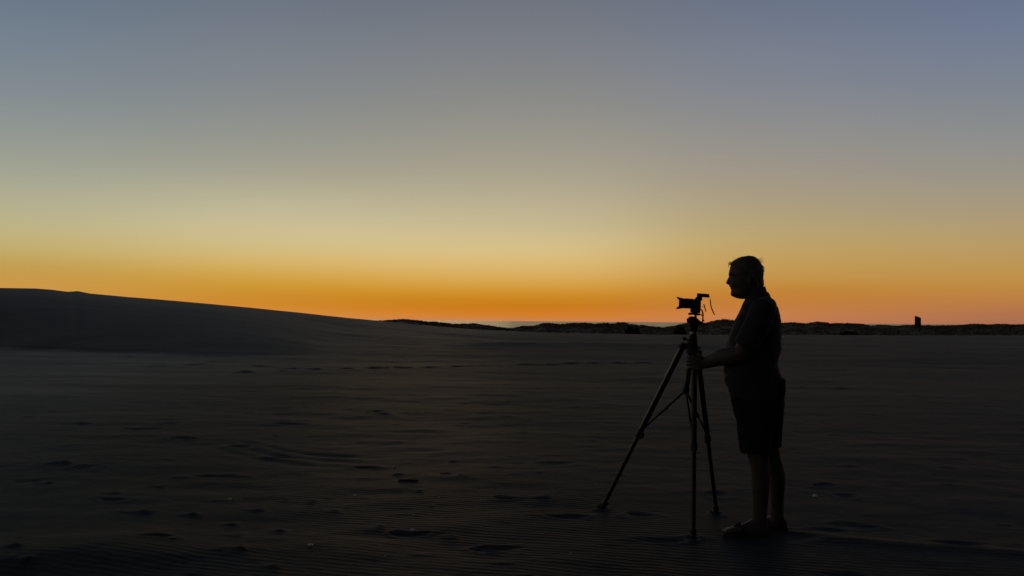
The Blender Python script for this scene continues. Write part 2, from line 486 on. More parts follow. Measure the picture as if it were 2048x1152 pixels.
    def ground(x, y):
        r = math.hypot(x, y); a = math.degrees(math.atan2(x, y))
        ii = int(np.clip(np.searchsorted(rad, r), 1, nr - 1)); j_ = int(np.clip(np.searchsorted(ang, a), 1, nc - 1))
        return float(Z[ii - 1:ii + 1, j_ - 1:j_ + 1].mean())
    return o, ground

sand, ground = build_sand()

# ------------------------------------------------------------------ sea
def sea_material():
    m = bpy.data.materials.new('sea_water'); m.use_nodes = True
    n, l = m.node_tree.nodes, m.node_tree.links
    b = n['Principled BSDF']
    b.inputs['Base Color'].default_value = (0.020, 0.030, 0.034, 1)
    b.inputs['Roughness'].default_value = 0.25
    b.inputs['IOR'].default_value = 1.333
    t = n.new('ShaderNodeTexCoord')
    mp = n.new('ShaderNodeMapping'); mp.inputs['Scale'].default_value = (0.35, 1, 1); l.new(t.outputs['Object'], mp.inputs[0])
    x = n.new('ShaderNodeTexNoise'); x.inputs['Scale'].default_value = 0.22; x.inputs['Detail'].default_value = 6; l.new(mp.outputs[0], x.inputs['Vector'])
    p = n.new('ShaderNodeBump'); p.inputs['Distance'].default_value = 1.0; p.inputs['Strength'].default_value = 1.0
    l.new(x.outputs['Fac'], p.inputs['Height']); l.new(p.outputs[0], b.inputs['Normal'])
    return m
M['sea'] = sea_material()
def build_sea():
    ys = np.concatenate([np.geomspace(190, 1500, 60), np.geomspace(1500, 120000, 20)[1:]])
    mb = MB(); vs, fs = [], []
    nx = 25
    for y in ys:
        for k in range(nx):
            vs.append((np.sign(k - 12) * (abs(k - 12) / 12) ** 1.5 * y * 2.2, y, -6.0))
    for i in range(len(ys) - 1):
        for k in range(nx - 1):
            fs.append((i * nx + k, i * nx + k + 1, (i + 1) * nx + k + 1, (i + 1) * nx + k))
    mb.add(vs, fs)
    return tag(mb.build('sea', M['sea'], fix=False), 'pale strip of calm sea along the horizon', 'sea', kind='structure')
build_sea()

# ------------------------------------------------------------------ grassy coastal dunes behind the sand
DUNE_SKY = [(-900, 640), (300, 640), (700, 641.5), (755, 641), (775, 640), (790, 638.4), (805, 637), (822, 638.5), (850, 642), (870, 643), (905, 646.5), (938, 646.8), (948, 645.3),
            (962, 647.6), (985, 651.3), (1010, 655), (1025, 655.4), (1046, 650.8), (1056, 651), (1072, 650), (1086, 645), (1100, 645.3), (1120, 647.6),
            (1145, 645), (1172, 645), (1190, 646.5), (1210, 644.8), (1226, 646.6), (1238, 643.2), (1252, 644), (1262, 647.5), (1290, 649), (1302, 651),
            (1325, 653.3), (1350, 650.5), (1368, 645.5), (1385, 643), (1412, 645), (1425, 641), (1446, 636.5), (1466, 639), (1490, 642), (1530, 645), (1565, 645),
            (1584, 643.6), (1612, 646.4), (1630, 643), (1650, 644), (1662, 646.4), (1668, 645), (1690, 645.8), (1712, 646), (1724, 647.5), (1742, 651), (1756, 648.6),
            (1775, 649.3), (1790, 651.2), (1812, 649), (1835, 649.5), (1858, 649.6), (1880, 650.6), (1915, 649.5), (1936, 648), (1951, 646.2), (1972, 648.5), (1990, 647),
            (2010, 647.4), (2028, 648.8), (2045, 647.6), (2200, 648), (2500, 650), (3000, 649)]
DX = [q[0] for q in DUNE_SKY]; DY = [q[1] for q in DUNE_SKY]
def dune_height(px, Y):
    Yr = 118 + 6 * np.sin(px * 0.006) + 10 * (vnoise(px * 0.011 + 3, px * 0 + 9.5) - .5)
    zs = CAM_H + (642.2 + 0.0077 * (px - 1024) - np.interp(px, DX, DY)) / FPX * Yr - 0.17
    t = np.clip((Y - 83) / (Yr - 83), 0, 1)
    prof = sstep(t) * 0.55 + 0.45 * t
    base = -1.3
    X = (px - 1024) / FPX * Y
    z = base + (zs - base) * prof - 1.0 * np.abs(fbm(X * 0.16 + 5, Y * 0.22, 4)) * (1 - t) ** 0.7 + 0.12 * fbm(X * 0.8, Y * 0.8, 3) * (1 - t)
    back = np.clip(Y - Yr, 0, None)
    return z - 3.6 * sstep(back / 45.0) + 0.0 * back
def dune_material():
    m = pmat('dune_cover', (0.26, 0.215, 0.155), rough=0.95, spec=0.0, noise=(0.5, 0.35), bump=(2.0, 0.12))
    return m
M['dune'] = dune_material()
M['beach_grass'] = pmat('beach_grass', (0.16, 0.135, 0.09), rough=0.9, spec=0.02, noise=(0.6, 0.5))
M['bush_leaf'] = pmat('bush_leaf', (0.035, 0.040, 0.022), rough=0.8, spec=0.05, noise=(2.5, 0.5))
M['bush_wood'] = pmat('bush_wood', (0.06, 0.045, 0.035), rough=0.9, spec=0.1, noise=(20, 0.4), bump=(60, 0.004))
def build_dunes():
    pxs = np.arange(-900, 3001, 5.0); Ys = np.concatenate([np.arange(80, 136, 1.0), np.arange(136, 186, 4.0)])
    P, YY = np.meshgrid(pxs, Ys)
    Z = dune_height(P, YY); X = (P - 1024) / FPX * YY
    nc = len(pxs); nr = len(Ys)
    co = np.stack([X, YY, Z], -1).reshape(-1, 3)
    i = np.arange(nr - 1)[:, None]; j = np.arange(nc - 1)[None, :]
    q = np.stack([i * nc + j, i * nc + j + 1, (i + 1) * nc + j + 1, (i + 1) * nc + j], -1).reshape(-1, 4)
    me = bpy.data.meshes.new('coastal_dunes')
    me.from_pydata(co.tolist(), [], q.tolist())
    me.polygons.foreach_set('use_smooth', np.ones(len(me.polygons), dtype=bool))
    me.materials.append(M['dune'])
    o = bpy.data.objects.new('coastal_dunes', me); COL.objects.link(o)
    tag(o, 'low dark vegetated dunes between the sand and the sea', 'dunes', kind='structure')
    # beach grass
    rs = np.random.RandomState(3)
    N = 21000
    p = rs.uniform(640, 2250, N); y = 84 + 40 * rs.rand(N) ** 0.8
    zz = dune_height(p, y); x = (p - 1024) / FPX * y
    dens = fbm(x * 0.22 + 30, y * 0.3 + 4, 3)
    vs, fs = [], []
    for k in range(N):
        if dens[k] < -0.12 and rs.rand() < 0.75: continue
        h0 = rs.uniform(0.07, 0.19) * (1.0 + 0.8 * max(0, dens[k]))
        for b in range(5):
            a = rs.uniform(0, 6.283); lean = rs.uniform(0.05, 0.30) ; h = h0 * rs.uniform(.6, 1.1); w = rs.uniform(.008, .020)
            cx, cy = x[k] + rs.normal(0, .12), y[k] + rs.normal(0, .12)
            dx, dy = math.cos(a), math.sin(a)
            o0 = len(vs)
            vs += [(cx - dy * w, cy + dx * w, zz[k] - .1), (cx + dy * w, cy - dx * w, zz[k] - .1),
                   (cx + dx * lean * .4 + dy * w * .6, cy + dy * lean * .4 - dx * w * .6, zz[k] + h * .65), (cx + dx * lean + 0.06, cy + dy * lean, zz[k] + h)]
            fs += [(o0, o0 + 1, o0 + 2), (o0, o0 + 2, o0 + 3)]
    mb = MB(); mb.v = [Vector(q) for q in vs]; mb.f = fs
    g = mb.build('beach_grass', M['beach_grass'], fix=False, smooth=False)
    tag(g, 'dark tussocks of beach grass covering the coastal dunes', 'grass', kind='stuff')
build_dunes()

def build_bush(px, py, wpx, hpx, Y, label, seed, n=1500):
    rs = random.Random(seed)
    sc = Y / FPX
    b = at(px, py, Y); w = wpx * sc / 2; h = hpx * sc
    root = empty('bush', b)
    tag(root, label, 'bush', 'dark bushes along the foot of the dunes')
    st = MB()
    tips = []
    for k in range(9):
        a = rs.uniform(0, 6.283); r = rs.uniform(.2, .8) * w
        e = b + Vector((math.cos(a) * r, math.sin(a) * r * .7, h * rs.uniform(.45, .85)))
        m = b + (e - b) * .5 + Vector((rs.uniform(-.1, .1), rs.uniform(-.1, .1), .08))
        st.tube([b - Vector((0, 0, .25)), m, e], [.03, .018, .006], 5); tips.append(e)
    st.build('stem', M['bush_wood'], root)
    fo = MB()
    for k in range(n):
        while True:
            x, y, z = rs.uniform(-1, 1), rs.uniform(-1, 1), rs.uniform(-0.05, 1)
            rr = x * x + y * y + z * z
            lump = 0.80 + 0.28 * math.sin(3.1 * x + seed) * math.cos(4.3 * y + 2 * seed) + 0.12 * math.sin(9 * x + 5 * z)
            if rr < lump * lump and (rr > .25 or rs.random() < .4): break
        c = b + Vector((x * w, y * w * .7, z * h))
        n1 = Vector((rs.uniform(-1, 1), rs.uniform(-1, 1), rs.uniform(-.4, 1))).normalized()
        t = n1.orthogonal().normalized(); t.rotate(Matrix.Rotation(rs.uniform(0, 6.28), 3, n1)); u = n1.cross(t)
        s = rs.uniform(.035, .075)
        fo.add([c - t * s * 1.5, c - u * s * .7, c + t * s * 1.5, c + u * s * .7], [(0, 1, 2, 3)])
    fo.build('foliage', M['bush_leaf'], root, fix=False, smooth=False)
    return root
build_bush(1265, 671, 37, 19, 90, 'rounded black bush on the dune foot left of the tripod', 3)
build_bush(1360, 671, 30, 21, 91, 'dark bush directly behind the tripod head at the dune foot', 5)
build_bush(1699, 672, 40, 12, 90, 'low dark bush at the dune foot between the man and the marker board', 8)

# ------------------------------------------------------------------ marker board
M['marker_wood'] = pmat('marker_wood', (0.06, 0.055, 0.045), rough=0.85, spec=0.1, noise=(8, 0.4), bump=(30, 0.01))
def build_marker():
    Y = 104.0; sc = Y / FPX
    c = at(1836, 664, Y)
    root = empty('marker_board', (c.x, c.y, c.z))
    tag(root, 'dark upright board with a slanting top standing up from the dunes at right', 'sign board')
    d = Vector((c.x, c.y, 0)).normalized(); r = Vector((d.y, -d.x, 0))
    w = 5.7 * sc; th = 0.16
    zt = at(1830.5, 632, Y).z; zr = at(1841.5, 635.8, Y).z; zb = at(1836, 657, Y).z
    P = lambda s, q, z: Vector((c.x, c.y, 0)) + r * (s * w) + d * (q * th) + Vector((0, 0, z))
    mb = MB()
    top = [(-1, zt), (-0.35, zt - (zt - zr) * .12), (0.25, zt - (zt - zr) * .45), (1, zr)]
    fr = [P(-1, -1, zb)] + [P(s, -1, z) for s, z in top] + [P(1, -1, zb)]
    bk = [P(-1, 1, zb)] + [P(s, 1, z) for s, z in top] + [P(1, 1, zb)]
    n = len(fr)
    mb.add(fr + bk, [tuple(range(n)), tuple(reversed(range(n, 2 * n)))] + [(i, (i + 1) % n, (i + 1) % n + n, i + n) for i in range(n)])
    mb.build('board', M['marker_wood'], root, bevel=0.02)
    for s in (-0.72, 0.72):
        q = MB(); q.tube([P(s, 1.7, zb - 1.5), P(s, 1.7, zt - 0.45)], 0.055, 8)
        q.build('post', M['marker_wood'], root)
build_marker()

# ------------------------------------------------------------------ tripod
M['black_metal'] = pmat('black_metal', (0.010, 0.010, 0.011), rough=0.32, spec=0.12, noise=(30, 0.25), bump=(240, 0.0004))
M['grey_metal'] = pmat('grey_metal', (0.20, 0.20, 0.20), rough=0.35, spec=0.5, metal=0.9, noise=(30, 0.2))
M['black_plastic'] = pmat('black_plastic', (0.011, 0.011, 0.012), rough=0.55, spec=0.25, noise=(40, 0.25), bump=(400, 0.0004))
M['rubber'] = pmat('rubber', (0.016, 0.016, 0.017), rough=0.85, spec=0.15, noise=(60, 0.3), bump=(300, 0.0006))
HY = 5.52                                    # distance of the tripod's centre column
HUB = at(1386, 700, HY)
NEAR_LEG_TOP = at(1389, 706, 5.455)
NEAR_LEG_FOOT = on_ground(1387, 1077)
_r = Vector((HUB.x, HUB.y, 0)).normalized()
CF = Vector((-_r.y, _r.x, 0))                # the way the lens looks (to the left)
CS = _r.copy()                               # away from the viewer
UP = Vector((0, 0, 1))
def tp(px, py, off=0.0):
    """point at a photo pixel on the upright plane through the tripod's column, off metres behind it"""
    d = ray(px, py); k = ((HUB - CAM_POS).dot(CS) + off) / d.dot(CS)
    return CAM_POS + d * k
def build_tripod():
    feet = []
    for px, py in ((1202, 1017), (1387, 1077), (1434, 1028)):
        g = on_ground(px, py); feet.append(Vector((g.x, g.y, ground(g.x, g.y) - 0.006)))
    tops = [at(1366, 693, 5.55), at(1389, 706, 5.455), at(1395, 705, 5.565)]
    root = empty('camera_tripod', (HUB.x, HUB.y, ground(HUB.x, HUB.y)))
    tag(root, 'black tripod standing on the sand with its legs spread and a ball head', 'tripod')
    for k in range(3):
        a, b = tops[k], feet[k]
        ax = (b - a).normalized()
        side = ax.cross(UP).normalized(); outw = side.cross(ax)
        L = (b - a).length
        up_ = MB(); up_.tube([a, a + ax * L * .505], [.0185, .0175], 16)
        leg = up_.build('leg', M['black_metal'], root)
        cl = MB(); cl.tube([a + ax * L * .488, a + ax * L * .492, a + ax * L * .528, a + ax * L * .533], [.018, .0225, .0225, .017], 16)
        q = a + ax * L * .515
        cl.build('clamp', M['black_plastic'], leg)
        lv = MB(); s = 1 if k == 0 else -1
        inw = (Vector((HUB.x, HUB.y, q.z)) - q); inw.z = 0; inw.normalize()
        lv.tube([q + inw * .018, q + inw * .034 - ax * .004, q + inw * .040 + ax * .022, q + inw * .026 + ax * .034], [.007, .008, .0075, .005], 8, flat=1.3)
        lv.build('lever', M['black_plastic'], leg)
        lo = MB(); lo.tube([a + ax * L * .50, b - ax * .03], .0135, 14)
        lo.build('lower_leg', M['black_metal'], leg)
        c2 = MB(); c2.tube([a + ax * L * .935, a + ax * L * .94, a + ax * L * .962, a + ax * L * .967], [.0135, .0185, .0185, .0135], 14)
        q2 = a + ax * L * .95
        c2.box(q2 + inw * .02, inw * .008, side * .007, ax * .014)
        c2.build('foot_clamp', M['black_plastic'], leg)
        ft = MB(); ft.tube([b - ax * .045, b - ax * .012, b, b + ax * .002], [.0115, .014, .016, .010], 12)
        ft.build('rubber_foot', M['rubber'], leg)
        hg = MB(); hg.tube([a - side * .030, a + side * .030], .017, 12)
        hg.box(a - ax * .012 + (HUB - a).normalized() * .012, side * .014, (HUB - a).normalized() * .022, UP * .017)
        hg.build('hinge', M['black_plastic'], leg, bevel=0.003)
    cw = MB()
    cw.tube([tp(1386, 709), tp(1386, 707), tp(1385.5, 693), tp(1385, 691)], [.034, .0425, .043, .036], 20)
    cw.tube([tp(1384, 692), tp(1384, 690), tp(1384, 679), tp(1384, 677)], [.035, .0375, .0375, .032], 20)
    cw.build('crown', M['black_plastic'], root)
    kn = MB(); kn.tube([tp(1373, 678, -.01), tp(1369, 677.5, -.012), tp(1366, 677, -.012), tp(1365, 678, -.012)], [.008, .012, .012, .006], 10)
    kn.build('lock_knob', M['black_plastic'], root)
    kn = MB(); kn.tube([tp(1396, 695, -.015), tp(1399.5, 695, -.02), tp(1401, 697, -.02)], [.010, .014, .010], 10)
    kn.build('lock_knob', M['grey_metal'], root)
    co = MB(); co.tube([tp(1385.6, 671), tp(1385, 680), tp(1381.5, 715), tp(1371.6, 786)], [.0235, .0235, .0185, .0150], 16)
    co.build('center_column', M['black_metal'], root)
    cc = MB(); cc.tube([tp(1386, 678), tp(1386, 677), tp(1386, 671.5), tp(1386, 670.5)], [.024, .028, .028, .023], 18)
    cc.build('collar', M['black_plastic'], root)
    sp = MB(); sc_ = tp(1371.8, 780)
    sp.tube([tp(1373.2, 772), tp(1372.6, 775), tp(1371.3, 785), tp(1370.8, 788)], [.017, .0225, .0225, .014], 14)
    spo = sp.build('brace_hub', M['black_plastic'], root)
    for k in range(3):
        a, b = tops[k], feet[k]; ax = (b - a).normalized(); L = (b - a).length
        e = a + ax * L * .497
        d = (e - sc_).normalized()
        br = MB(); br.tube([sc_ + d * .018, sc_ + d * (e - sc_).length * .55], .0075, 10)
        br.tube([sc_ + d * (e - sc_).length * .45, e - d * .012], .0058, 10)
        br.tube([sc_ + d * (e - sc_).length * .53, sc_ + d * (e - sc_).length * .58], .0098, 10)
        m = sc_ + d * (e - sc_).length * .40
        br.box(m - UP * .010, d * .006, d.cross(UP).normalized() * .004, UP * .008)
        br.build('brace', M['black_metal'], root)
    # ball head
    hd = MB()
    hd.tube([tp(1387, 671), tp(1387, 662), tp(1387.5, 660.5), tp(1387.5, 657)], [.0225, .0225, .0255, .0255], 20)
    hd.tube([tp(1387.8, 657.5), tp(1387.8, 656.5), tp(1388, 645), tp(1388.2, 643)], [.026, .030, .031, .037], 20)
    hd.tube([tp(1388.2, 645), tp(1388.4, 641), tp(1389.5, 637.5), tp(1390.6, 635.5), tp(1391, 634.6)], [.045, .047, .040, .024, .014], 24)
    hdo = hd.build('ball_head', M['black_metal'], root)
    rg = MB(); rg.tube([tp(1387, 668), tp(1387, 663.5)], .0236, 20); rg.build('pan_ring', M['grey_metal'], hdo)
    k1 = MB(); k1.tube([tp(1380, 641.5, -.02), tp(1376.5, 641.5, -.02), tp(1376, 641.5, -.02), tp(1373.5, 641.8, -.02)], [.012, .013, .0165, .015], 12)
    k1.build('tension_knob', M['rubber'], hdo)
    k2 = MB(); k2.tube([tp(1398, 645, -.01), tp(1402, 646, -.01), tp(1403, 648.5, -.01)], [.010, .013, .011], 12); k2.build('lock_knob', M['rubber'], hdo)
    nk = MB(); nk.tube([tp(1391, 636.5), tp(1391.1, 631.5), tp(1391.3, 629.5)], [.010, .0078, .012], 14); nk.build('ball_stem', M['grey_metal'], hdo)
    pl = MB(); a, b = tp(1379.2, 627.2), tp(1400.4, 629.2); m = (a + b) / 2
    pl.box(m, (b - a) / 2, CS * .030, UP * .0068)
    plo = pl.build('clamp_plate', M['black_metal'], hdo, bevel=.002)
    k3 = MB(); k3.tube([tp(1381, 627.5, -.026), tp(1379.6, 627.6, -.034), tp(1379, 627.8, -.044)], [.006, .009, .009], 10); k3.build('plate_knob', M['rubber'], plo)
    return root
build_tripod()

# ------------------------------------------------------------------ camera on the tripod
M['lens_glass'] = pmat('lens_glass', (0.01, 0.01, 0.012), rough=0.05, spec=0.8)
def build_camera():
    root = empty('digital_camera', tp(1391, 626))
    tag(root, 'black digital camera with lens hood on the tripod head pointing left', 'camera')
    a, b = tp(1386.3, 613), tp(1402, 613)
    u = UP.copy()
    bd = MB(); m = (a + b) / 2; hx = (b - a) / 2
    prof = [(-1.0, tp(1386, 626.2).z), (-1.0, tp(1386, 600.5).z), (-.75, tp(1386, 598.2).z), (.55, tp(1386, 598.2).z), (.93, tp(1386, 600).z), (1.0, tp(1386, 607).z), (.90, tp(1386, 619).z), (.80, tp(1386, 626.2).z)]
    rs_ = []
    for s, kx in ((-.072, .78), (-.062, 1.0), (.058, 1.0), (.070, .82)):
        rs_.append([Vector((m.x, m.y, 0)) + hx * (x * kx) + CS * s + UP * (prof[0][1] + (z - prof[0][1]) * (1 if kx == 1 else .97)) for x, z in prof])
    bd.rings(rs_)
    body = bd.build('body', M['black_plastic'], root, bevel=.0025)
    # hand grip on the far side towards the lens, battery base
    gp = MB(); gp.tube([tp(1385.5, 624, .052), tp(1385, 612, .054), tp(1386.5, 602, .054)], [.016, .017, .014], 12); gp.build('grip', M['rubber'], root)
    bp = MB(); a2, b2 = tp(1381.8, 621.5), tp(1400.5, 621.5)
    bp.box((a2 + b2) / 2 - UP * .001, (b2 - a2) / 2, CS * .050, UP * .0125); bp.build('bracket', M['black_metal'], root, bevel=.003)
    # finder hump
    pr = MB()
    pts = [(1389.2, 599.5), (1390, 596.5), (1393, 593.6), (1395, 592.6), (1402, 592.8), (1404.4, 594), (1404.6, 600.2), (1401, 601)]
    rs_ = [[tp(x, y, 0) + CS * (s * .034) for x, y in pts] for s in (-1, -.55, .55, 1)]
    for q in (0, 3): rs_[q] = [p * 1.0 - UP * .003 + (tp(1397, 599) - tp(1397, 599)) for p in rs_[q]]
    pr.rings(rs_); pr.build('viewfinder', M['black_plastic'], root, bevel=.002)
    # lens
    c0, c1 = tp(1389.5, 607.6), tp(1358.3, 606.2)
    ax = (c1 - c0).normalized(); L = (c1 - c0).length
    ln = MB(); ln.tube([c0, c0 + ax * L * .10, c0 + ax * L * .12, c0 + ax * L * .34, c0 + ax * L * .36, c0 + ax * L * .70, c0 + ax * L * .72, c0 + ax * L * .80],
                       [.0300, .0300, .0325, .0325, .0335, .0335, .0320, .0320], 28)
    lens = ln.build('lens', M['black_plastic'], root)
    for t0, t1 in ((.15, .30), (.40, .64)):
        rg = MB(); n = 7
        for i in range(n):
            s = t0 + (t1 - t0) * i / (n - 1)
            rg.tube([c0 + ax * L * (s - .006), c0 + ax * L * (s + .006)], .0348, 28)
        rg.build('grip_ring', M['rubber'], lens)
    gl = MB(); gl.tube([c0 + ax * L * .79, c0 + ax * L * .805, c0 + ax * L * .812], [.028, .028, .004], 24); gl.build('front_element', M['lens_glass'], lens, smooth=True)
    # petal hood: upper and lower petals long, sides short
    hv = MB(); n = 48; s1 = UP - ax * UP.dot(ax); s1.normalize(); s2 = ax.cross(s1)
    ins, outs = [], []
    vs, fs = [], []
    for k in range(n):
        w = 2 * math.pi * k / n
        long_ = max(0.0, abs(math.cos(w)) - .55) / .45
        Lh = L * .80 + L * .215 + L * .165 * min(1, long_ * 1.25)
        rb = .0345; re = .0345 + .0055 * (1 + 0.35 * long_)
        dirv = s1 * math.cos(w) + s2 * math.sin(w)
        b0 = c0 + ax * L * .76; e0 = c0 + ax * Lh
        vs += [b0 + dirv * rb, e0 + dirv * re, e0 + dirv * (re - .0025), b0 + dirv * (rb - .0025)]
    for k in range(n):
        a0, b0 = 4 * k, 4 * ((k + 1) % n)
        for i in range(4): fs.append((a0 + i, a0 + (i + 1) % 4, b0 + (i + 1) % 4, b0 + i))
    hv.add(vs, fs); hv.build('lens_hood', M['black_plastic'], lens)
    # unit in the accessory shoe
    dv = MB(); q0, q1 = tp(1393.9, 590.0), tp(1418.7, 591.8)
    dv.box((q0 + q1) / 2, (q1 - q0) / 2, CS * .022, UP * .0118); dvo = dv.build('shoe_unit', M['black_plastic'], root, bevel=.002)
    ft = MB(); ft.box(tp(1398, 594.4), CF * .012, CS * .010, UP * .005); ft.build('shoe_foot', M['black_metal'], dvo)
    # cable release on its short cord, loop of cable and hanging strap
    cb = MB(); cb.tube([tp(1401, 616.6), tp(1404.5, 614.0), tp(1408.0, 611.2)], .0011, 6)
    rm = MB(); rm.tube([tp(1407.4, 607.8), tp(1408.4, 611), tp(1411.9, 623.6)], [.0028, .0036, .0032], 8)
    rmo = rm.build('cable_release', M['black_plastic'], root); cb.build('cord', M['rubber'], rmo)
    lp = MB(); lp.tube([tp(1400.8, 618.5), tp(1403.4, 619.8), tp(1405.2, 624), tp(1406.0, 629), tp(1405.8, 636), tp(1405.2, 643), tp(1404.5, 648)], [.0035, .0042, .0048, .0050, .0048, .0045, .004], 8)
    lp.tube([tp(1400.6, 628.6), tp(1403, 629.6), tp(1405.6, 631.5)], .0036, 8)
    lp.box(tp(1407.5, 641), CF * .004, CS * .004, UP * .005)
    lp.build('cable', M['rubber'], root)
    ss = MB(); ss.tube([tp(1420.6, 599), tp(1420.8, 604), tp(1421.6, 610.5), tp(1423.6, 617.5), tp(1426.6, 624.5), tp(1429, 630)], [.0030, .0033, .0034, .0036, .0036, .0033], 8, flat=2.2)
    sso = ss.build('hanging_strap', M['rubber'], root)
    th = MB(); th.tube([tp(1417.5, 592.5), tp(1419.8, 593.2), tp(1420.5, 596), tp(1420.6, 599.4)], .0008, 6); th.build('cord', M['rubber'], sso)
    return root
build_camera()

# ------------------------------------------------------------------ the man
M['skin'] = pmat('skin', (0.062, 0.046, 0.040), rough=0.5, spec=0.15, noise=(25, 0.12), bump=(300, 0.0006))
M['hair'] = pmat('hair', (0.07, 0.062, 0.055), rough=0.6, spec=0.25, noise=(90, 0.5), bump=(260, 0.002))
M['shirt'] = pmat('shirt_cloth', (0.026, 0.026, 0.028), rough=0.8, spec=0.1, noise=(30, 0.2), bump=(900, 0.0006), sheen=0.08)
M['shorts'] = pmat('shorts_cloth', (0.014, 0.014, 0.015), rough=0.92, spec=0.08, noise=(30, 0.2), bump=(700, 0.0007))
M['sandal'] = pmat('sandal_rubber', (0.020, 0.018, 0.017), rough=0.8, spec=0.2, noise=(40, 0.3), bump=(200, 0.001))
M['eye'] = pmat('eye', (0.16, 0.13, 0.11), rough=0.2, spec=0.5)

MAN_Y = 5.36
_g = at(1515, 1060, MAN_Y)
MAN = Vector((_g.x, _g.y, 0.0)); MAN.z = ground(MAN.x, MAN.y)
_d = Vector((MAN.x, MAN.y, 0)).normalized()
FW = Vector((-_d.y, _d.x, 0))                # the way he faces
LF = -_d                                     # his left, towards the viewer

def S(px, py, l=0.0):
    """photo pixel -> (forward, height) on the upright plane l metres to his left"""
    d = ray(px, py); k = (MAN - CAM_POS + LF * l).dot(LF) / d.dot(LF)
    p = CAM_POS + d * k - MAN
    return p.dot(FW), p.z
def W(f, l, u): return MAN + FW * f + LF * l + UP * u
def PX(px, py, l=0.0):
    f, u = S(px, py, l); return W(f, l, u)

def oval(f0, f1, l, u, hw, n=28, p=2.3, tilt=0.0, egg=0.0):
    """horizontal ring from front f0 to back f1; egg>0 narrows the front"""
    c = (f0 + f1) / 2; r = (f0 - f1) / 2; out = []
    for k in range(n):
        w = 2 * math.pi * k / n
        cs, sn = math.cos(w), math.sin(w)
        x = math.copysign(abs(cs) ** (2 / p), cs); y = math.copysign(abs(sn) ** (2 / p), sn)
        out.append(W(c + r * x, l + hw * y * (1 - egg * max(0, x) ** 2), u + tilt * x))
    return out
def trunk(rows, l=0.0, p=2.3, egg=0.0, n=28):
    """rows of (photo row, front column, back column, half width)"""
    rs = []
    for row in rows:
        py, a, b, hw = row[:4]; tl = row[4] if len(row) > 4 else 0.0
        fa, ua = S(a, py, l); fb, ub = S(b, py, l)
        rs.append(oval(fa, fb, l, (ua + ub) / 2, hw, n, p, tl, egg))
    return rs
def ball(mb, c, rf, rl, ru, n=12):
    rs = []
    for i in range(1, n):
        t = math.pi * i / n
        rs.append([c + FW * (rf * math.sin(t) * math.cos(w)) + LF * (rl * math.sin(t) * math.sin(w)) + UP * (ru * math.cos(t)) for w in [2 * math.pi * k / 16 for k in range(16)]])
    mb.rings(rs)

def fused(mb, name, voxel, mat, parent, smooth_it=4, wrinkle=None):
    """fuse overlapping closed shapes into one continuous skin"""
    me = mb.mesh(name + '_raw')
    tmp = bpy.data.objects.new('tmp', me); COL.objects.link(tmp)
    md = tmp.modifiers.new('r', 'REMESH'); md.mode = 'VOXEL'; md.voxel_size = voxel; md.adaptivity = 0.0
    sm = tmp.modifiers.new('s', 'SMOOTH'); sm.factor = 0.5; sm.iterations = smooth_it
    dg = bpy.context.evaluated_depsgraph_get()
    out = bpy.data.meshes.new_from_object(tmp.evaluated_get(dg))
    bpy.data.objects.remove(tmp); bpy.data.meshes.remove(me)
    n = len(out.vertices)
    co = np.empty(n * 3, dtype=np.float32); out.vertices.foreach_get('co', co); co = co.reshape(-1, 3).astype(float)
    if wrinkle:
        no = np.empty(n * 3, dtype=np.float32); out.vertex_normals.foreach_get('vector', no); no = no.reshape(-1, 3)
        a, s = wrinkle
        h = a * (fbm(co[:, 0] * s + co[:, 1] * s * .6, co[:, 2] * s * 1.7 + co[:, 1] * s * .5, 3) * 1.6)
        co = co + no * h[:, None]
    off = np.array(root_loc(parent))
    out.vertices.foreach_set('co', (co - off).astype(np.float32).ravel())
    out.name = name
    out.polygons.foreach_set('use_smooth', np.ones(len(out.polygons), dtype=bool))
    out.materials.clear(); out.materials.append(mat); out.update()
    o = bpy.data.objects.new(name, out); COL.objects.link(o); o.parent = parent
    return o

def finger(mb, pts, r0, r1):
    n = len(pts); rr = [r0 + (r1 - r0) * i / (n - 1) for i in range(n)]
    # round both ends
    d0 = (pts[0] - pts[1]).normalized(); d1 = (pts[-1] - pts[-2]).normalized()
    P = [pts[0] + d0 * r0 * .6] + pts + [pts[-1] + d1 * r1 * .55, pts[-1] + d1 * r1 * .9]
    mb.tube(P, [r0 * .6] + rr + [r1 * .75, r1 * .3], 10)

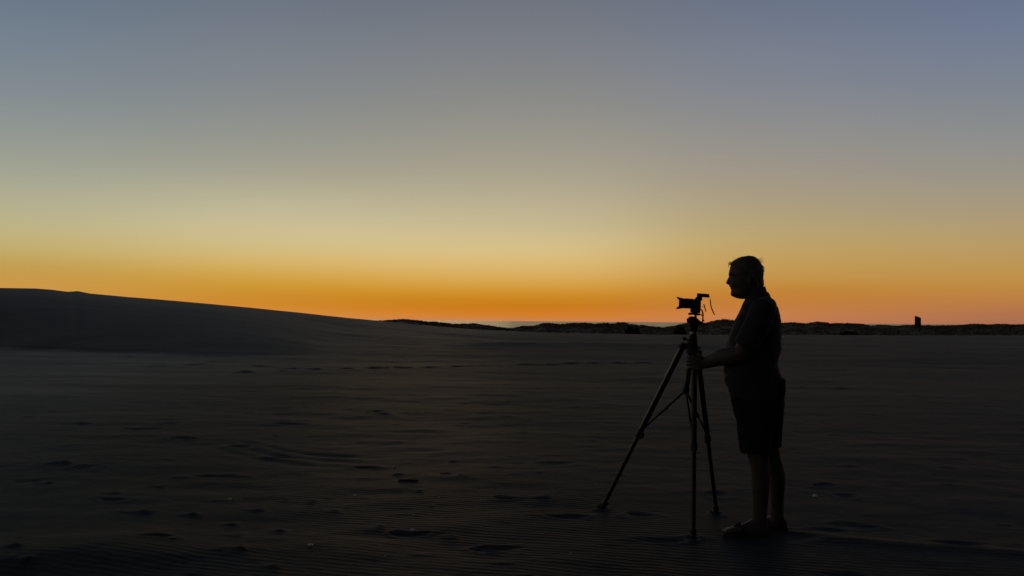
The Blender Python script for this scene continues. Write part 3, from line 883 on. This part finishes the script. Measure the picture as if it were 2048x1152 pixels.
def build_man():
    root = empty('person', MAN)
    tag(root, 'man in short-sleeved collared shirt, shorts and sandals standing in profile, one hand gripping the tripod', 'person')
    b = MB()
    # trunk under the clothes
    b.rings(trunk([(575, 1496, 1524, .052), (588, 1492, 1529, .058), (600, 1493, 1540, .095), (612, 1488, 1549, .160), (630, 1480, 1555, .180), (660, 1468, 1557, .180),
                   (700, 1458, 1554, .175), (735, 1454, 1551, .178), (765, 1462, 1554, .170), (800, 1474, 1556, .160), (835, 1482, 1554, .150)]))
    # neck
    b.rings(trunk([(560, 1484, 1522, .050), (575, 1486, 1524, .055), (590, 1489, 1527, .057), (603, 1492, 1535, .062), (615, 1496, 1540, .07)], p=2.0))
    # skull, face and jaw
    b.rings(trunk([(515.6, 1491, 1502, .020), (517.5, 1480, 1509, .045), (521, 1470, 1514, .061), (526, 1462.5, 1518.5, .071), (532, 1460.2, 1522, .076), (538, 1459, 1524.5, .078),
                   (544, 1457.6, 1525.5, .078), (548.5, 1456.8, 1525.5, .078), (553, 1458.8, 1525.2, .077), (558, 1459.6, 1525, .0765), (564, 1459, 1524.5, .074),
                   (569, 1458.3, 1523, .071), (572.5, 1458.2, 1521, .068), (576, 1461.4, 1519, .065), (580, 1462.2, 1517, .063), (585, 1461.2, 1511, .060),
                   (589.5, 1462.2, 1507, .055), (593, 1465.5, 1502, .048), (595.6, 1470.5, 1498, .040), (598, 1480, 1497, .032)], p=2.15, egg=0.30, n=36))
    # nose, brow, lips, chin
    b.rings(trunk([(550, 1457.2, 1466, .006), (554, 1457.0, 1466, .008), (558, 1455.0, 1466, .010), (562, 1453.0, 1466, .0135), (565, 1451.6, 1466, .0165), (567, 1451.8, 1466, .0175), (569, 1455.5, 1466, .015)], p=2.0, n=16))
    for s in (-1, 1):
        ball(b, PX(1459.6, 548.4, s * .032), .010, .024, .0055)
        ball(b, PX(1468, 565, s * .034), .014, .016, .014)                  # cheek
        # ear
        e = PX(1501, 560, s * .079)
        ball(b, e, .017, .008, .028); ball(b, e + FW * .004 - UP * .015, .011, .009, .015)
    ball(b, PX(1461.2, 572.4), .008, .024, .0055); ball(b, PX(1463.2, 577.6), .008, .021, .006)
    ball(b, PX(1466.5, 588), .018, .026, .017)
    # legs
    b.rings(trunk([(790, 1478, 1550, .070), (830, 1480, 1545, .074), (870, 1485, 1541, .074), (900, 1490, 1539.5, .066), (912, 1494.2, 1538, .062), (925, 1499, 1537.5, .058), (940, 1501.6, 1539, .055),
                   (958, 1502.8, 1540, .055), (978, 1503.6, 1539, .051), (1000, 1504.6, 1537, .044), (1018, 1505.2, 1535, .038), (1032, 1503.8, 1534, .037), (1044, 1501, 1535, .039), (1058, 1500, 1536, .038), (1064.5, 1502, 1533, .034)], l=.105))
    b.rings(trunk([(790, 1484, 1552, .070), (830, 1488, 1555, .074), (870, 1500, 1560, .078), (895, 1512, 1559, .066), (912, 1522, 1562, .060), (928, 1528, 1567, .057), (943, 1534, 1570, .056),
                   (957, 1537.5, 1571, .055), (978, 1539.5, 1569.6, .050), (1000, 1541, 1567.6, .043), (1015, 1541.5, 1567, .038), (1030, 1540.5, 1568, .037), (1042, 1538, 1570.5, .039), (1051, 1537, 1573, .037), (1054.5, 1538, 1571, .033)], l=-.105))
    # feet: heel to toes
    for l, cols, tops_, base in ((.105, [1536.5, 1531, 1520, 1508, 1496, 1484, 1472, 1461, 1453, 1449], [1052, 1040, 1034, 1035, 1041.5, 1046.5, 1050.5, 1053, 1055, 1057.5], 1066),
                           (-.105, [1574, 1568, 1558, 1547, 1536, 1525, 1514, 1504, 1497, 1493.5], [1043, 1032, 1027, 1028, 1034, 1039, 1042.5, 1044.5, 1045.5, 1047], 1054.5)):
        hws = [.018, .030, .034, .034, .036, .041, .046, .047, .041, .026]
        rs_ = []
        for px, ty, hw in zip(cols, tops_, hws):
            f, ut = S(px, ty, l); _, ub = S(px, base, l); ub = 0.022
            ut = max(ut, ub + .012); c = (ut + ub) / 2; r = (ut - ub) / 2
            splay = 0.10 * (S(cols[0], base, l)[0] - f) * (-1 if l > 0 else 1)
            rs_.append([W(f, l + splay + hw * math.copysign(abs(math.cos(w)) ** .8, math.cos(w)), c + r * math.copysign(abs(math.sin(w)) ** .8, math.sin(w))) for w in [2 * math.pi * k / 18 for k in range(18)]])
        b.rings(rs_)
        # toes
        f, _ = S(cols[-2], base, l); sp = 0.10 * (S(cols[0], base, l)[0] - f) * (-1 if l > 0 else 1)
        inn = -1 if l > 0 else 1
        for i, (dl, df, r) in enumerate(((.030, .016, .0135), (.011, .018, .0105), (-.005, .012, .0098), (-.020, .004, .0092), (-.033, -.008, .0088))):
            c0 = W(f - .03, l + sp + inn * dl, .036); c1 = W(f + df * .6, l + sp + inn * dl, .033); c2 = W(f + df + .006, l + sp + inn * dl, .029)
            finger(b, [c0, c1, c2], r, r * .85)
    # left arm: shoulder, elbow, forearm to the tripod
    b.tube([PX(1530, 612, .13), PX(1524, 622, .18), PX(1513, 650, .215), PX(1498, 684, .225), PX(1483, 706, .215), PX(1466, 711, .185), PX(1446, 713, .142), PX(1428, 719.5, .100), PX(1412, 726, .062), PX(1404, 728, .044)],
           [.060, .068, .062, .056, .056, .060, .0575, .0475, .0365, .032], 18)
    # left hand on the top of the near leg: fingers curl round its far side
    def H(px, py, l): return PX(px, py, l)
    _q = NEAR_LEG_TOP.lerp(NEAR_LEG_FOOT, .055)
    base = (_q - MAN).dot(LF) - .002              # grip axis: the tripod's near leg just below the crown
    palm = [[H(1406, 717.5, base + .062), H(1406, 739, base + .062), H(1406, 738, base + .030), H(1406, 718, base + .030)],
            [H(1398, 712.5, base + .068), H(1398, 740.5, base + .066), H(1398, 740, base + .034), H(1398, 713, base + .034)],
            [H(1388, 711.5, base + .066), H(1388, 739.5, base + .064), H(1388, 739, base + .036), H(1388, 712, base + .036)],
            [H(1381.5, 712.5, base + .058), H(1381.5, 738.5, base + .056), H(1382, 738, base + .034), H(1382, 713, base + .034)]]
    b.rings(palm)
    for i, (y, r, ex) in enumerate(((714.2, .0098, 0), (721.2, .0102, -1.2), (728.2, .0098, -.8), (735.0, .0086, 1.0))):
        finger(b, [H(1388, y, base + .050), H(1381 + ex * .4, y, base + .051), H(1375.6 + ex, y + .6, base + .030), H(1375.2 + ex, y + 1.0, base + .004), H(1379.5 + ex, y + 1.2, base - .018), H(1386 + ex, y + 1.3, base - .024)], r, r * .84)
    finger(b, [H(1404, 722, base + .050), H(1403.5, 715.5, base + .046), H(1401.5, 711.5, base + .030), H(1397, 709.5, base + .006), H(1391, 710, base - .010)], .0128, .0098)
    # right arm hanging on the far side
    b.tube([PX(1530, 612, -.13), PX(1526, 622, -.18), PX(1526, 660, -.222), PX(1524, 700, -.238), PX(1521, 722, -.242), PX(1516, 748, -.240), PX(1509, 775, -.234), PX(1504, 793, -.232)],
           [.060, .068, .060, .050, .046, .047, .038, .029], 16)
    hx, hy = 1503, 797
    b.rings([[PX(hx + 6, hy - 4, -.232 + s * .014) for s in (-1, 1)] + [PX(hx - 7, hy - 4, -.232 + s * .014) for s in (1, -1)],
             [PX(hx + 11, hy + 14, -.232 + s * .013) for s in (-1, 1)] + [PX(hx - 13, hy + 14, -.232 + s * .013) for s in (1, -1)],
             [PX(hx + 9, hy + 27, -.230 + s * .012) for s in (-1, 1)] + [PX(hx - 13, hy + 27, -.230 + s * .012) for s in (1, -1)]])
    for i, (dx, ln, r) in enumerate(((-10, 21, .0098), (-3.5, 24, .0102), (3, 22, .0098), (8, 17, .0086))):
        finger(b, [PX(hx + dx, hy + 24, -.230), PX(hx + dx - 1, hy + 24 + ln * .45, -.226), PX(hx + dx - 1, hy + 24 + ln * .8, -.216), PX(hx + dx + 1, hy + 24 + ln, -.206)], r, r * .84)
    finger(b, [PX(hx - 9, hy + 2, -.226), PX(hx - 17, hy + 11, -.222), PX(hx - 18, hy + 22, -.214), PX(hx - 15.5, hy + 29, -.208)], .0125, .0095)
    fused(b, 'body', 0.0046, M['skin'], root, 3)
    for s in (-1, 1):
        e = MB(); ball(e, PX(1465.2, 553.8, s * .031), .0100, .0110, .0080, 10); e.build('eye', M['eye'], root, smooth=True)

    # shirt: trunk, sleeves
    s = MB()
    s.rings(trunk([(584, 1497, 1536, .066), (591, 1491.5, 1540, .095), (598, 1489, 1544, .135), (606, 1485, 1549.5, .175), (616, 1481.2, 1555, .200), (632, 1474.5, 1559.5, .205), (650, 1466, 1562, .203),
                   (672, 1458.5, 1563, .200), (695, 1452, 1562.5, .198), (712, 1448.5, 1559, .197), (726, 1446.5, 1556.6, .197), (740, 1446.3, 1560, .199), (754, 1447.8, 1563, .200), (768, 1451, 1565.5, .200),
                   (782, 1456, 1567, .198), (795, 1461, 1567.5, .194), (797, 1463, 1566, .190)], p=2.35, n=40))
    for sg in (1, -1):
        if sg > 0: pts = [(1536, 608, .11), (1527, 617, .175), (1517, 642, .212), (1504, 670, .226), (1491, 692, .226), (1489, 695, .225)]
        else: pts = [(1536, 608, -.11), (1529, 617, -.175), (1528, 645, -.215), (1527, 675, -.228), (1525, 700, -.232), (1525, 703, -.232)]
        s.tube([PX(*q) for q in pts], [.060, .080, .082, .078, .076, .070], 22)
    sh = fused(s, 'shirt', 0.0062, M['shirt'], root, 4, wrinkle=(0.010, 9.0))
    c = MB(); rs_ = []
    for r_, du, dz in ((.066, 0, 0), (.071, .004, .0), (.079, -.020, 0), (.086, -.042, 0), (.081, -.044, 0), (.066, -.012, 0)):
        ring = []
        for k in range(36):
            w = 2 * math.pi * k / 36; cs_, sn_ = math.cos(w), math.sin(w)
            f0, u0 = S(1510.0, 588)
            gap = max(0, cs_ - .82) / .18
            ring.append(W(f0 + r_ * .90 * cs_, r_ * sn_ * .98 * (1 - .1 * max(0, cs_)), u0 - .047 * cs_ + du * (1 - .3 * max(0, cs_)) + .004 * sn_ * sn_ - .012 * gap))
        rs_.append(ring)
    n = 36; vs = [q for r in rs_ for q in r]; fs = []
    for i in range(len(rs_)):
        i2 = (i + 1) % len(rs_)
        for k in range(n): fs.append((i * n + k, i * n + (k + 1) % n, i2 * n + (k + 1) % n, i2 * n + k))
    c.add(vs, fs); c.build('collar', M['shirt'], sh, smooth=True)

    # shorts
    t = MB()
    t.rings(trunk([(742, 1453, 1557, .180), (752, 1452.5, 1563, .186), (764, 1454, 1567.5, .190), (785, 1458, 1569, .192), (805, 1463.5, 1569.2, .192), (825, 1467.5, 1567.5, .188), (842, 1474, 1565.5, .18)], p=2.5, n=40))
    t.rings(trunk([(800, 1463, 1560, .095), (822, 1466.5, 1556, .097), (845, 1473, 1550, .096), (870, 1475.5, 1545.5, .093), (890, 1477.5, 1542.5, .090), (905, 1479.3, 1541, .088), (906.5, 1481, 1540, .085)], l=.100, p=2.5))
    t.rings(trunk([(800, 1475, 1568, .095), (822, 1478, 1567.6, .097), (845, 1484, 1566, .096), (870, 1492, 1565, .093), (884, 1497, 1564.2, .090), (891.5, 1500, 1563.8, .088), (893, 1502, 1562.5, .085)], l=-.100, p=2.5))
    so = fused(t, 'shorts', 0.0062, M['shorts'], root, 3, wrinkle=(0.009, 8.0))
    pk = MB(); pk.rings(trunk([(757, 1552, 1569, .045), (763, 1552, 1571.3, .052), (785, 1550, 1571.3, .052), (794, 1550, 1569.6, .048)], l=.075, p=3)); pk.build('back_pocket', M['shorts'], so, bevel=.003)
    pk = MB(); pk.rings(trunk([(796, 1462.0, 1480, .030), (801, 1461.6, 1480, .034), (822, 1466.6, 1482, .034), (838, 1471.6, 1485, .032)], l=.118, p=3)); pk.build('side_pocket', M['shorts'], so, bevel=.003)

    # hair: cap plus loose wisps
    h = MB()
    h.rings(trunk([(511.6, 1494, 1501, .010), (512.8, 1489, 1505, .026), (514.6, 1480.5, 1511, .048), (519, 1469.5, 1516, .065), (524, 1461.5, 1520, .0745), (528.5, 1460.4, 1523, .079), (534, 1464.5, 1525.8, .0815), (541, 1474, 1527.2, .083),
                   (548, 1484, 1527.2, .083), (556, 1494, 1526.6, .082), (563, 1503.5, 1527.6, .079), (569, 1508.5, 1527.4, .074), (574.5, 1512, 1526.6, .068), (577, 1514, 1524, .06)], p=2.15, egg=.12, n=36))
    ho = fused(h, 'hair', 0.0048, M['hair'], root, 2, wrinkle=(0.006, 55.0))
    st = MB(); rs = random.Random(4)
    def wisp(px, py, l, dx, dy, curl, r=.0008):
        p0 = PX(px, py, l); e = PX(px + dx, py + dy, l); mid = PX(px + dx * .55 + curl[0], py + dy * .55 + curl[1], l)
        P = [p0 * (1 - q) ** 2 + mid * (2 * q * (1 - q)) + e * q * q for q in (0, .2, .4, .6, .8, 1)]
        st.tube(P, [r, r, r, r * .9, r * .7, r * .35], 4)
    for i in range(12): wisp(1460.5 + rs.uniform(-1, 3), 524.5 + rs.uniform(-2, 3), rs.uniform(-.03, .03), rs.uniform(-6, -1.5), rs.uniform(3, 10), (rs.uniform(-4, -1), rs.uniform(-4, 0)))
    for i in range(14): wisp(1508 + rs.uniform(0, 10), 516.5 + rs.uniform(0, 6), rs.uniform(-.03, .03), rs.uniform(5, 11), rs.uniform(2, 12), (rs.uniform(1, 4), rs.uniform(-7, -2)))
    for i in range(26): wisp(1522 + rs.uniform(-1, 3), 530 + rs.uniform(0, 10), rs.uniform(-.03, .03), rs.uniform(1.5, 5), rs.uniform(5, 13), (rs.uniform(1, 3.5), rs.uniform(-4, 0)))
    for i in range(30): wisp(1523 + rs.uniform(-1, 2), 550 + rs.uniform(0, 18), rs.uniform(-.03, .03), rs.uniform(.5, 3), rs.uniform(3, 7), (rs.uniform(.5, 2), 0))
    for i in range(40): wisp(rs.uniform(1466, 1510), rs.uniform(514.5, 519), rs.uniform(-.03, .03), rs.uniform(-3, 6), rs.uniform(-2.5, .5), (rs.uniform(-1, 1), rs.uniform(-2.5, -.5)))
    tag(st.build('strands', M['hair'], ho, smooth=False), kind='stuff')

    # sandals
    for l, heel, toe in ((.105, 1538.5, 1446.5), (-.105, 1576, 1491)):
        f0, _ = S(heel, 1066 if l > 0 else 1055, l); f1, _ = S(toe, 1064 if l > 0 else 1053, l); ln = f1 - f0
        outl = [(0, .022), (.04, .031), (.14, .036), (.30, .035), (.48, .037), (.66, .046), (.80, .050), (.90, .044), (.97, .028), (1.0, .010)]
        vs_l = [(a, w) for a, w in outl] + [(a, -w) for a, w in reversed(outl)]
        inn = -1 if l > 0 else 1
        ringz = []
        for z, k in ((-.006, .96), (.000, 1.0), (.020, 1.0), (.024, .96)):
            ringz.append([W(f0 + a * ln * (1 if k == 1 else .99) + (.0 if k == 1 else .001), l - inn * .10 * a * ln + w * k, z + (.010 * max(0, a - .8) / .2)) for a, w in vs_l])
        so_ = MB(); so_.rings(ringz); sd = so_.build('sandal', M['sandal'], root, bevel=.002)
        sp = lambda a, w, z: W(f0 + a * ln, l - inn * .10 * a * ln + w, z)
        sr = MB()
        top = .088
        sr.tube([sp(.52, .040, .022), sp(.56, .034, .060), sp(.64, .014, .0795), sp(.74, .000, .066), sp(.80, -.003 * inn, .030)], [.006, .0065, .0065, .0055, .004], 8, flat=1.6)
        sr.tube([sp(.52, -.040, .022), sp(.56, -.034, .060), sp(.64, -.014, .0795), sp(.74, .000, .066)], [.006, .0065, .0065, .0055], 8, flat=1.6)
        sr.build('strap', M['sandal'], sd)
    return root
build_man()

# ------------------------------------------------------------------ shells and sticks on the sand
M['shell'] = pmat('shell_white', (0.62, 0.59, 0.52), rough=0.40, spec=0.5, noise=(120, 0.15))
M['stick_dark'] = pmat('driftwood_dark', (0.035, 0.028, 0.022), rough=0.9, spec=0.1, noise=(60, 0.4), bump=(120, 0.002))
M['stick_pale'] = pmat('driftwood_pale', (0.42, 0.38, 0.32), rough=0.7, spec=0.2, noise=(60, 0.3), bump=(120, 0.002))
def build_shell(px, py, wpx, label, seed):
    rs = random.Random(seed)
    g = on_ground(px, py); g.z = ground(g.x, g.y)
    r = 0.5 * wpx * g.y / FPX
    mb = MB(); nu, nv = 7, 14; vs, fs = [], []
    for i in range(nu + 1):
        for j in range(nv):
            t = i / nu; w = 2 * math.pi * j / nv
            rib = 1 + .07 * math.cos(w * 7)
            edge = 1 - .25 * (rs.random() if i == nu else 0) * (j % 3 == 0)
            q = r * math.sin(t * 1.35) / math.sin(1.35) * rib * edge
            vs.append(Vector((q * math.cos(w), q * .78 * math.sin(w), r * .62 * math.cos(t * 1.35))))
    for i in range(nu):
        for j in range(nv): fs.append((i * nv + j, i * nv + (j + 1) % nv, (i + 1) * nv + (j + 1) % nv, (i + 1) * nv + j))
    rot = Matrix.Rotation(rs.uniform(0, 6.28), 3, 'Z') 
    tl = Matrix.Rotation(R(rs.uniform(20, 42)), 3, 'X')          # open rim tipped up on the sand
    vs = [tl @ (rot @ v) + g + UP * r * .05 for v in vs]
    mb.add(vs, fs)
    m = mb.build('shell', M['shell'], None, smooth=True)
    me = m.data
    for v in me.vertices: v.co -= g
    m.location = g
    sd = m.modifiers.new('thickness', 'SOLIDIFY'); sd.thickness = max(.0008, r * .07)
    tag(m, label, 'shell', 'pale shells scattered on the sand')
SHELLS = [
 (621, 1097, 11, 'largest pale shell fragment, near the bottom edge, the leftmost of the bright ones'),
 (710, 990, 7, 'small bright shell fragment above and right of the largest shell'),
 (788, 933, 6, 'tiny pale shell fragment just above the dark driftwood piece'),
 (1630, 993, 11, 'flat pale shell on the rippled sand right of the man'),
 (825, 1061, 10, 'pale shell lying on the rim of a shallow hollow, straight below the dark driftwood'),
 (827, 1029, 4, 'tiny shell chip between the driftwood and the shallow hollow below it'),
 (1142, 1107, 4, 'tiny shell chip near the bottom edge, the closest one left of the tripod'),
 (460, 1000, 7, 'pale shell patch on a sand clod, farthest left of all the shells'),
 (770, 1116, 4, 'tiny shell chip at the bottom edge, right of the largest shell'),
 (877, 997, 4, 'tiny shell chip right of and below the dark driftwood'),
 (1063, 926, 4, 'tiny shell chip on the sand, farthest away, left of the tripod'),
]
for i, (px, py, w, lab) in enumerate(SHELLS): build_shell(px, py, w, lab, 20 + i)
def build_stick(name, px0, py0, px1, py1, r, mat, label, cat):
    a, b = on_ground(px0, py0), on_ground(px1, py1)
    a.z = ground(a.x, a.y) + r * .7; b.z = ground(b.x, b.y) + r * .8
    mid = (a + b) / 2 + Vector((0, .004, 0))
    mb = MB(); mb.tube([a, a + (b - a) * .06, mid, b - (b - a) * .08, b], [r * .35, r * .9, r, r * .85, r * .25], 9, flat=.8)
    d = (b - a).normalized()
    mb.tube([mid, mid + d * .03 + Vector((0, .01, .012))], [r * .5, r * .2], 6)
    loc = Vector(((a.x + b.x) / 2, (a.y + b.y) / 2, min(a.z, b.z)))
    o = mb.build(name, mat)
    for v in o.data.vertices: v.co -= loc
    o.location = loc
    tag(o, label, cat)
build_stick('driftwood', 797, 962, 838, 964, .0075, M['stick_dark'], 'short dark piece of driftwood lying on the sand in mid foreground', 'driftwood')
build_stick('stick', 880, 948.5, 902, 948, .005, M['stick_pale'], 'thin pale stick lying flat on the sand right of the driftwood', 'stick')
